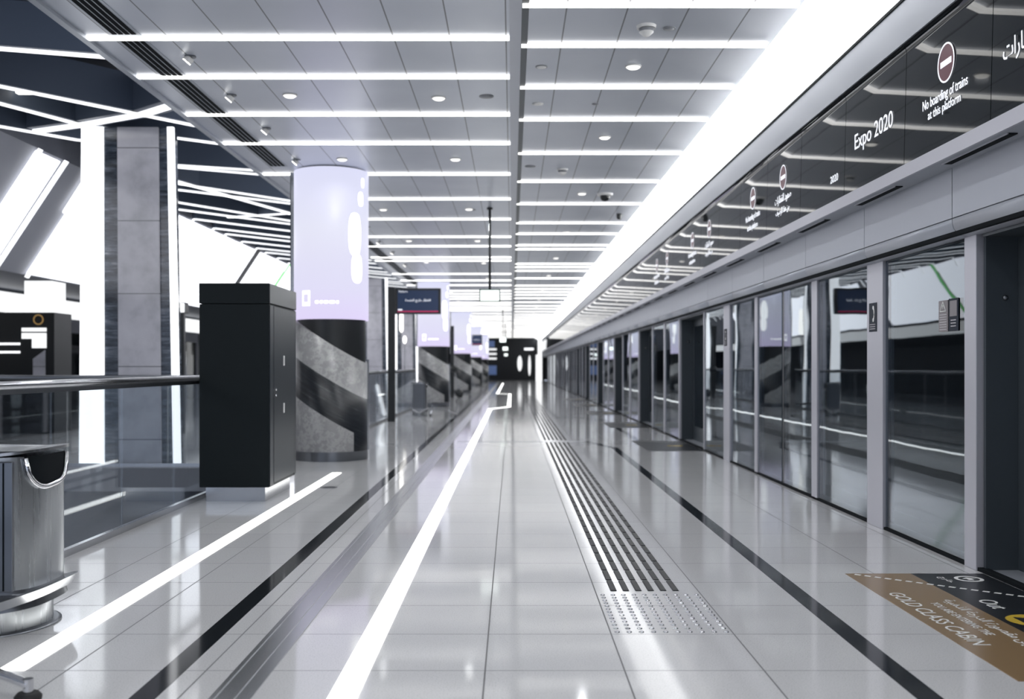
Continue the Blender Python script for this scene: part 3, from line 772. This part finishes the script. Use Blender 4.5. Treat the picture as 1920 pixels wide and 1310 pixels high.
MB().tube([(0, 0, 1.16), (-9.1, 0, 1.16)], .03, 14).build('handrail', 'dark_steel', t_)
MB().box(-9.1, 0, -.02, .02, 0, .05).build('base_shoe', 'brushed_steel', t_)

# ------------------------------------------------------------------ litter bins
def plan(hx, hy, n=72, e=3.2):
    out = []
    for i in range(n):
        a = 2 * math.pi * i / n; c, s = math.cos(a), math.sin(a)
        out.append((hx * math.copysign(abs(c) ** (2 / e), c), hy * math.copysign(abs(s) ** (2 / e), s)))
    return out
def litter_bin(loc, label):
    t_ = thing('litter_bin', loc, label, 'bin', 'stainless steel litter bins')
    MB().lathe([(.345, 0), (.345, .006), (.33, .012)], n=56).build('floor_plate', 'dark_steel', t_)
    MB().lathe([(.305, .012), (.305, .16)], n=56).build('pedestal', 'bin_steel', t_)
    pl_ = plan(.33, .30); n = len(pl_)
    def shell(z0, z1, s0, s1, name, m_, dz=0, par=t_):
        vs = []; 
        for (z_, s_) in ((z0, s0), (z1, s1)):
            for p in pl_: vs.append((p[0] * s_, p[1] * s_, z_ + dz * abs(p[0] / .33)))
        fs = [(i, (i + 1) % n, (i + 1) % n + n, i + n) for i in range(n)]
        b = MB().add(vs, fs, True)
        b.add(vs[:n], [tuple(range(n - 1, -1, -1))]); b.add(vs[n:], [tuple(range(n))])
        return b.build(name, m_, par)
    shell(.22, .862, 1, 1, 'body', 'bin_steel')
    shell(.070, .118, 1.13, 1.19, 'lower_wing', 'brushed_steel', .11)
    shell(.10, .23, 1.05, .97, 'neck', 'dark_steel', .03)
    shell(.850, .864, 1.08, 1.08, 'lid', 'brushed_steel', .035)
    fp = MB().box(-.27, .275, -.309, -.285, .225, .845).build('front_panel', 'dark_steel', t_, bevel=.004)  # dark steel imitates the darker reflection on this face
    MB().box(.228, .236, -.3105, -.306, .23, .84).build('seam', 'slot_black', fp)
    # scooped openings at both ends
    for sgn in (1, -1):
        vs = []; fs = []; K = 14
        def surf(a):
            c, s = math.cos(a), math.sin(a); return (.33 * math.copysign(abs(c) ** (2 / 3.2), c), .30 * math.copysign(abs(s) ** (2 / 3.2), s))
        ac = R(-8) if sgn > 0 else R(172)
        rim = []
        for i in range(K + 1):
            u = -1 + 2 * i / K; a = ac + u * R(29); x_, y_ = surf(a)
            zb = .862 - .15 * math.sqrt(max(0, 1 - u * u)) 
            vs += [(x_ * 1.012, y_ * 1.012, zb), (x_ * 1.012, y_ * 1.012, .864)]; rim.append((x_ * 1.03, y_ * 1.03, zb - .006))
        for i in range(K): fs.append((2 * i, 2 * i + 2, 2 * i + 3, 2 * i + 1))
        op = MB().add(vs, fs, True).build('opening', 'slot_black', t_)
        MB().tube(rim, .014, 8).build('rim', 'chrome', op)
    return t_
lb = litter_bin((-2.655, 5.2, 0), 'stainless steel litter bin beside the near glass balustrade, cut by the frame edge')
lb2 = dup(lb); lb2.location = (-2.43, 27.0, 0); lb2.scale = (.60, .70, 1); lb2['label'] = 'small distant stainless steel litter bin before the second round column'

# ------------------------------------------------------------------ benches (one leg shows near the frame edge)
def bench(loc, label, rz=0):
    t_ = thing('steel_bench', loc, label, 'bench', 'steel-legged benches', rz)
    MB().box(-1.0, -.25, -.03, .03, .36, .40).build('beam', 'dark_steel', t_)
    for xx in (-.3, -.95):
        MB().tube([(xx, 0, .12), (xx, 0, .38)], .025, 12).build('upright', 'brushed_steel', t_)
        for ang in (0, 180):
            dx = (.36 if ang == 0 else -.08) 
            if xx > -.7 and ang == 180: continue
            if xx < -.7 and ang == 0: continue
            l_ = MB().bar((xx, 0, .15), (xx + dx, -.06, .045), .045, .026).build('leg', 'chrome', t_, bevel=.006)
            MB().lathe([(.02, .026), (.02, .082)], (xx + dx - .005, -.06, 0), 16).build('foot_pin', 'chrome', l_)
            MB().lathe([(.05, 0), (.052, .014), (.04, .028)], (xx + dx - .005, -.06, 0), 20).build('rubber_foot', 'rubber', l_)
    for xx in (-.44, -.80):
        MB().box(xx - .17, xx + .17, -.22, .2, .40, .43).build('seat', 'black_plastic', t_, bevel=.01)
    return t_
bn = bench((-1.945, 4.07, 0), 'chrome bench leg with black rubber foot in the near corner beside the light line')
b2 = dup(bn); b2.location = (-1.55, 27.35, 0); b2.scale = (.6, .8, .8); b2['label'] = 'small dark bench with chrome legs beside the distant litter bin'

# ------------------------------------------------------------------ information screens, posts and signs
def info_post(loc, label, sx=1.08, sz=.63, ztop=3.17, m=1):
    t_ = thing('information_display', loc, label, 'display', 'information displays on black posts')
    MB().box(-.085, .085, -.06, .06, 0, ztop).build('post', 'black_plastic', t_)
    h = MB().box(.09, .09 + sx, -.06, .06, ztop - sz, ztop - .02).build('housing', 'black_plastic', t_, bevel=.01)
    s_ = MB().box(.15, .09 + sx - .06, -.068, -.061, ztop - sz + .04, ztop - .07).build('screen', 'screen_navy', h)
    MB().box(.15, .09 + sx - .06, -.070, -.0685, ztop - sz + .05, ztop - sz + .07).build('red_line', 'screen_red', s_)
    text('lettering', arabic('القطار خارج الخدمة'), .60, .085, (.09 + sx / 2, -.070, ztop - sz * .50), (1, 0, 0), (0, 0, 1), 'text_white', s_)
    text('lettering', 'Platform', .20, .045, (.28, -.070, ztop - .10), (1, 0, 0), (0, 0, 1), 'text_white', s_)
    MB().box(.16, .26, -.070, -.0685, ztop - sz + .085, ztop - sz + .115).build('clock_line', 'text_white', s_)
    return t_
ip = info_post((-2.85, 24.3, 0), 'navy information screen with Arabic text on black post, nearest one')
i2 = dup(ip); i2.location = (-2.47, 60.0, 0); i2.scale = (.62, 1, 1); i2['label'] = 'small distant navy information screen between the third and fourth round columns'
# exit signs
def exit_sign(x, y, z, label, lx=.36, lz=.22):
    t_ = thing('hanging_exit_sign', (x, y, ZC), label, 'sign', 'hanging lit exit signs')
    MB().tube([(0, 0, 0), (0, 0, z - ZC)], .022, 10).build('rod', 'black_plastic', t_)
    MB().lathe([(.05, -.03), (.05, 0)], n=20).build('ceiling_mount', 'black_plastic', t_)
    b = MB().box(-lx / 2, lx / 2, -.03, .03, z - ZC - lz, z - ZC).build('box', 'exit_green', t_)
    MB().box(-lx / 2 + .02, lx / 2 - .02, -.034, -.03, z - ZC - lz + .02, z - ZC - .02).build('lit_face', 'exit_face', b)
exit_sign(-.385, 17.8, 2.64, 'lit white exit sign with green border hanging on a black rod, nearest one')
exit_sign(-.445, 50.0, 2.75, 'second lit exit sign hanging from the ceiling, farther off', .34, .28)
exit_sign(-.43, 66.0, 2.58, 'third small lit exit sign hanging far down the platform', .36, .26)
exit_sign(-.46, 78.0, 2.30, 'smallest lit sign hanging low near the dark end wall', .30, .22)
t_ = thing('help_post', (-2.5, 43.0, 0), 'slim black post with round head by the third round column', 'post')
MB().box(-.07, .07, -.06, .06, 0, 3.0).build('post', 'black_plastic', t_); MB().sphere((.05, -.03, 1.2), .16, 10).build('round_head', 'black_plastic', t_)
MB().tube([(.12, -.02, 1.05), (.3, -.05, .25), (.42, -.05, 0)], .02, 8).build('strut', 'grey_plastic', t_); MB().sphere((.30, -.05, .18), .18, 10).build('base_drum', 'black_plastic', t_)

# floor marker box, hatch in the floor near the light line
tag(MB().lathe([(.09, .0), (.09, .003)], n=28).build('floor_socket', 'dark_steel', loc=(-1.97, 11.05, 0)), 'small round metal socket cover in the floor near the cabinet', 'floor cover')

# ------------------------------------------------------------------ the hall beyond the well
struct(MB().box(-6.9, -3.56, Y0, Y1, 5.2, 5.3).build('ceiling_hall', 'hall_dark'))
struct(MB().prism([(-6.9, 5.3), (-6.78, 4.42), (-7.85, 2.78), (-8.0, 2.85), (-7.1, 4.4), (-7.2, 5.3)], 'y', Y0, Y1).build('wall_sloped', 'wall_grey'))
struct(MB().box(-13.5, -7.9, Y0, Y1, 3.35, 3.45).build('ceiling_side_hall', 'hall_grey'))
struct(MB().box(-13.5, -13.3, Y0, Y1, -4.6, 3.35).build('wall_left', 'hall_dark'))
def bright(y0, y1, label, m_='bright_screen', u0=.02, u1=.985):
    def pt(u, off): 
        x = -6.78 + (-7.85 + 6.78) * u + off * .83; z_ = 4.42 + (2.78 - 4.42) * u - off * .55; return x, z_
    a, b_ = pt(u0, .025), pt(u1, .025); c, d = pt(u1, .005), pt(u0, .005)
    t_ = thing('wall_screen', (0, y0, 0), label, 'screen', 'bright sloped wall screens'); L = y1 - y0
    MB().prism([a, b_, c, d], 'y', 0, L).build('screen_face', m_, t_)
    return t_
bright(14.65, 15.42, 'narrow bright sloped wall screen left of the lit pillar')
bright(16.55, 27.2, 'big bright white sloped wall screen behind the lit pillar')
bright(27.45, 31.0, 'bright sloped wall screen just beyond the dark divider')
s4 = bright(31.25, 37, 'farthest bright sloped wall screen behind the nearest round column')
bright(38, 60, 'distant bright sloped wall screen hidden beyond the columns')
bright(2, 9.8, 'bright sloped wall screen out of frame beside the well')
tag(MB().prism([(-6.75, 4.40), (-7.83, 2.80), (-7.80, 2.78), (-6.72, 4.38)], 'y', 31.08, 31.18).build('green_light_line', 'green_light'), 'thin green light line on the sloped wall between bright screens', 'light')
tag(MB().prism([(-6.74, 4.44), (-7.84, 2.76), (-7.78, 2.74), (-6.68, 4.42)], 'y', 27.24, 27.42).build('wall_divider', 'black_plastic'), 'black divider bar between two bright sloped wall screens', 'divider')

def rib(pts, label, wd=.10, drop=None, h=.45):
    """light line under a dark fin; pts in plan; drop: the line also runs down the sloped wall from its first point"""
    Z = 4.40
    t_ = thing('ceiling_rib', (pts[0][0], pts[0][1], Z), label, 'ceiling rib', 'lit ceiling ribs over the well')
    P = [Vector((p[0] - pts[0][0], p[1] - pts[0][1], 0)) for p in pts]
    f = MB(); s_ = MB()
    for p, q in zip(P[:-1], P[1:]):
        f.bar(p + Vector((0, 0, .03)), q + Vector((0, 0, .03)), wd * 2.2, h); s_.bar(p + Vector((0, 0, .012)), q + Vector((0, 0, .012)), wd, .018)
    f.build('fin', 'fin_blue', t_)
    if drop:
        s_.bar((-.02, 0, 0), (-.02 - .42 * drop, 0, -.66 * drop), wd, .03)
    s_.build('light_line', 'rib_light', t_)
    return t_
rl = [([(-6.3, 9.72), (-3.75, 10.46)], 'nearest lit ceiling rib, ending at the platform ceiling edge', .09),
      ([(-6.6, 10.4), (-3.75, 13.73)], 'lit ceiling rib crossing just before the thick node', .075),
      ([(-6.6, 11.1), (-5.54, 13.33), (-3.75, 14.65)], 'lit ceiling rib bending at the top of the nearest lit pillar', .075),
      ([(-6.75, 13.25), (-6.0, 14.15), (-5.55, 14.4)], 'short lit ceiling rib joining the sloped wall beside the pillar', .07),
      ([(-6.3, 13.62), (-5.52, 13.25), (-4.55, 12.7), (-3.8, 12.05)], 'thick lit ceiling rib branching both ways from the pillar top', .15),
      ([(-6.4, 15.5), (-3.8, 16.45)], 'flat lit ceiling rib right of the pillar, upper of a pair', .08),
      ([(-6.4, 15.5), (-3.8, 16.85)], 'flat lit ceiling rib right of the pillar, lower of a pair', .07),
      ([(-6.7, 16.35), (-3.8, 19.8)], 'lit ceiling rib beyond the pillar, upper of three crossing', .08),
      ([(-6.7, 17.4), (-3.8, 20.1)], 'lit ceiling rib beyond the pillar, middle of three crossing', .08),
      ([(-5.9, 16.5), (-3.8, 23.3)], 'diagonal lit ceiling rib crossing two others', .09),
      ([(-6.7, 19.0), (-3.8, 23.5)], 'lit ceiling rib running back towards the round column', .08),
      ([(-5.95, 21.5), (-3.9, 20.7)], 'short cross lit ceiling rib behind the round column', .08)]
for p, l, wd in rl: rib(p, l, wd, 1.0 if p[0][0] < -6.5 else None)
yy = 20.3; k = 1
while yy < 85:
    rib([(-6.72, yy), (-3.7, yy + 3.6)], 'oblique lit ceiling rib over the far hall, %s behind the crossing ribs' % ordw(k), .085, .35)
    yy += 1.45 if k % 3 else 1.0; k += 1
for yv, l in ((14.6, 'slim light line down the sloped wall, left edge of the narrow screen'), (15.45, 'slim light line down the sloped wall, right edge of the narrow screen'), (16.5, 'slim light line down the sloped wall at the big screen edge')):
    tag(MB().prism([(-6.72, 4.40), (-7.82, 2.74), (-7.78, 2.72), (-6.68, 4.38)], 'y', yv - .035, yv + .035).build('wall_light_line', 'rib_light'), l, 'light')
tag(MB().box(-6.9, -6.1, 11.2, 11.28, 4.55, 4.62).build('ceiling_lamp_tube', 'warm_pill', loc=(1.0, 1.0, 0)), 'short white lamp tube hanging under the dark hall ceiling', 'lamp')

def lit_pillar(loc, label):
    t_ = thing('lit_pillar', loc, label, 'pillar', 'stone pillars with light edges')
    def slab(xb0, xb1, xt0, xt1, y0, y1, name, m_, zt=4.42):
        vs = [(xb0, y0, 0), (xb1, y0, 0), (xb1, y1, 0), (xb0, y1, 0), (xt0, y0, zt), (xt1, y0, zt), (xt1, y1, zt), (xt0, y1, zt)]
        return MB().add(vs, [(0, 3, 2, 1), (4, 5, 6, 7), (0, 1, 5, 4), (1, 2, 6, 5), (2, 3, 7, 6), (3, 0, 4, 7)]).build(name, m_, t_)
    slab(-.66, -.34, -.63, -.35, 0, .3, 'light_edge', 'rib_light')
    slab(-.34, -.15, -.35, -.17, .04, .3, 'dark_stone', 'pillar_dark_stone')
    slab(-.15, .40, -.17, .36, .02, .3, 'stone_face', 'pillar_stone')
    slab(.40, .56, .36, .48, .06, .3, 'dark_stone', 'pillar_dark_stone')
    slab(.565, .655, .485, .565, .0, .06, 'light_edge', 'rib_light')
    slab(.56, .60, .48, .52, .06, .3, 'dark_stone', 'pillar_dark_stone')
    return t_
lp = lit_pillar((-4.975, 13.36, 0), 'big square stone pillar with two glowing white edges behind the well railing')
for y, l in ((36.3, 'second stone pillar with glowing edges, seen between column and black post'), (47.5, 'third stone pillar with glowing edges, small beyond the black post'), (60, 'farthest stone pillar with glowing edges')):
    o = dup(lp); o.location.y = y; o['label'] = l

# bulkhead light, kiosk and shops on the far side
tag(MB().box(-13.295, -13.2, 4, 96, 2.72, 3.25).build('light_bulkhead', 'bulkhead_light'), 'long white lit bulkhead along the far side of the hall', 'light')
kk = thing('information_kiosk', (-8.88, 19.9, 0), 'black kiosk with white lit panels and gold ring beyond the well', 'kiosk')
MB().box(-2.2, 0, .02, .8, 0, 2.35).build('body', 'black_plastic', kk)
MB().box(-.57, -.03, 0, .6, 2.36, 2.96).build('lit_header', 'bulkhead_light', kk)
MB().box(-.62, -.15, -.01, .02, 1.98, 2.05).build('lit_bar', 'bulkhead_light', kk)
MB().box(-.42, -.15, -.01, .02, 1.66, 1.95).build('lit_panel', 'bulkhead_light', kk)
MB().box(-.62, -.42, -.01, .02, 1.84, 1.95).build('lit_panel', 'bulkhead_light', kk)
MB().tube([(-.30 + .09 * math.cos(R(a)), -.0, 2.21 + .09 * math.sin(R(a))) for a in range(0, 361, 20)], .012, 6).build('gold_ring', 'gold_ring', kk)
MB().prism([(-.40, 1.05), (-.17, 1.05), (-.17, 1.62), (-.40, 1.45)], 'y', -.01, .02).build('stone_inset', 'pillar_stone', kk)
for i in range(3): MB().box(-2.1, -.66, -.01, .02, 1.72 - i * .16, 1.76 - i * .16).build('glow_bar', 'rib_light', kk) if i < 2 else None  # glowing bars across the kiosk front
t_ = thing('signal_post', (-6.43, 20.0, 0), 'black post with small square lit head between the pillar and cabinet', 'post')
MB().box(-.055, .055, -.05, .05, 0, 2.33).build('post', 'black_plastic', t_)
h_ = MB().box(-.11, .10, -.12, .12, 2.33, 2.55).build('head', 'black_plastic', t_, bevel=.02); MB().box(-.02, .09, -.126, -.12, 2.35, 2.53).build('lit_face', 'bulkhead_light', h_)
for i, y in enumerate((14, 17, 20, 23, 26, 29, 32, 36, 40)):
    t_ = thing('shopfront', (-13.2, y, 0), 'dark shopfront under the lit bulkhead, %s along the far side of the hall' % ordw(i + 1), 'shopfront', 'dark shopfronts along the far side')
    f = MB(); f.box(0, .12, 0, .15, 0, 2.7); f.box(0, .12, 2.6, 2.75, 0, 2.7); f.box(0, .12, .15, 2.6, 2.3, 2.7); f.build('frame', 'wall_grey', t_)
    MB().box(.02, .05, .15, 2.6, 0, 2.3).build('window_pane', 'black_panel', t_)
    MB().box(.06, .10, .5 + .2 * (i % 3), 1.2 + .25 * (i % 4), 1.35, 1.9).build('lit_poster', ('bright_screen', 'blue_light', 'bulkhead_light')[i % 3], t_)
# pill lamps and streak seen past the black post
for (x, y, z0, z1, l) in ((-4.62, 37.5, 2.45, 3.4, 'tall pill-shaped white lamp left of the black post'), (-4.2, 39, 2.6, 3.45, 'tall pill-shaped white lamp right of the black post, upper'), (-4.2, 40.2, 2.2, 2.5, 'short pill-shaped white lamp right of the black post, lower')):
    t_ = thing('pill_lamp', (x, y, 0), l, 'lamp')
    MB().tube([(0, 0, 0), (0, 0, z0 + .02)], .02, 8).build('pole', 'dark_steel', t_)
    MB().lathe([(.02, 0), (.07, .08), (.07, z1 - z0 - .08), (.02, z1 - z0)], (0, 0, z0), n=16).build('lamp', 'warm_pill', t_)
tag(MB().tube([(-3.30, 26.6, .06), (-3.45, 27.0, .45), (-3.62, 27.6, .78)], .055, 10).build('glowing_streak', 'rib_light'), 'glowing white streak behind the glass left of the black post', 'light')  # glowing tube for a bright streak behind the balustrade

# well: added lights that brighten the lower level
for i, (y, l) in enumerate(((8.0, 'nearer'), (10.2, 'middle'), (12.0, 'farther'))):
    tag(MB().box(-11, -4.2, y, y + .08, -4.59, -4.57).build('added_lower_light', 'floor_light'), '%s added light line brightening the floor below the well' % l, 'floor light')

for i in range(5):
    tag(MB().box(-12, -1, 14.5 + 6.5 * i, 15.1 + 6.5 * i, -.42, -.36).build('lower_hall_fill', 'lower_fill'), 'added linear lamp under the platform slab to brighten the lower hall', 'lamp', 'added lamps of the lower hall')  # put in to brighten the dark lower hall
struct(MB().box(-22, 3.0, 75, 75.2, -4.6, -.3).build('wall_lower', 'hall_grey'))
# far end of the platform
t_ = thing('glowing_pillar', (2.43, 91.5, 0), 'tall glowing white pillar at the far end of the platform', 'pillar')
MB().box(-.3, .25, 0, .4, 0, 2.35).build('lower_panel', 'bulkhead_light', t_); MB().box(-.12, .25, .02, .38, 2.35, 4.03).build('upper_panel', 'bulkhead_light', t_)
for x, z, rx_, rz_, l in ((.75, 1.6, .22, .75, 'wider of two glowing ovals standing for reflections on the dark end wall'), (1.7, 1.4, .12, 1.0, 'slimmer of two glowing ovals standing for reflections on the dark end wall')):
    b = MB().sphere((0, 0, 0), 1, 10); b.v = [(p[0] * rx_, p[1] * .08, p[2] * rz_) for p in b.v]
    tag(b.build('oval_reflection', 'bulkhead_light', loc=(x, 99.8, z)), l, 'lamp', 'oval reflections at the far end')  # glowing ovals stand in for column reflections, no fixtures here
for i, z in enumerate((2.0, 2.45, 2.9)):
    tag(MB().box(-2.7, -1.5, 99.86, 99.995, z, z + .16).build('end_light_bar', 'bulkhead_light'), '%s of three white light bars on the end wall behind the far columns' % ('lowest', 'middle', 'topmost')[i], 'light', 'light bars on the end wall')
tag(MB().box(-2.7, -1.5, 99.9, 99.995, .5, 1.4).build('end_screen', 'blue_light'), 'dim blue screen low on the end wall', 'screen')
tag(MB().box(-2.4, -1.7, 99.9, 99.995, 3.2, 3.8).build('end_screen', 'blue_light'), 'dim blue screen high on the end wall above the light bars', 'screen')
tag(MB().box(1.2, 2.1, 99.86, 99.995, 2.9, 3.1).build('end_light_bar', 'rib_light'), 'short white light bar beside the glowing end pillar', 'light', 'light bars on the end wall')
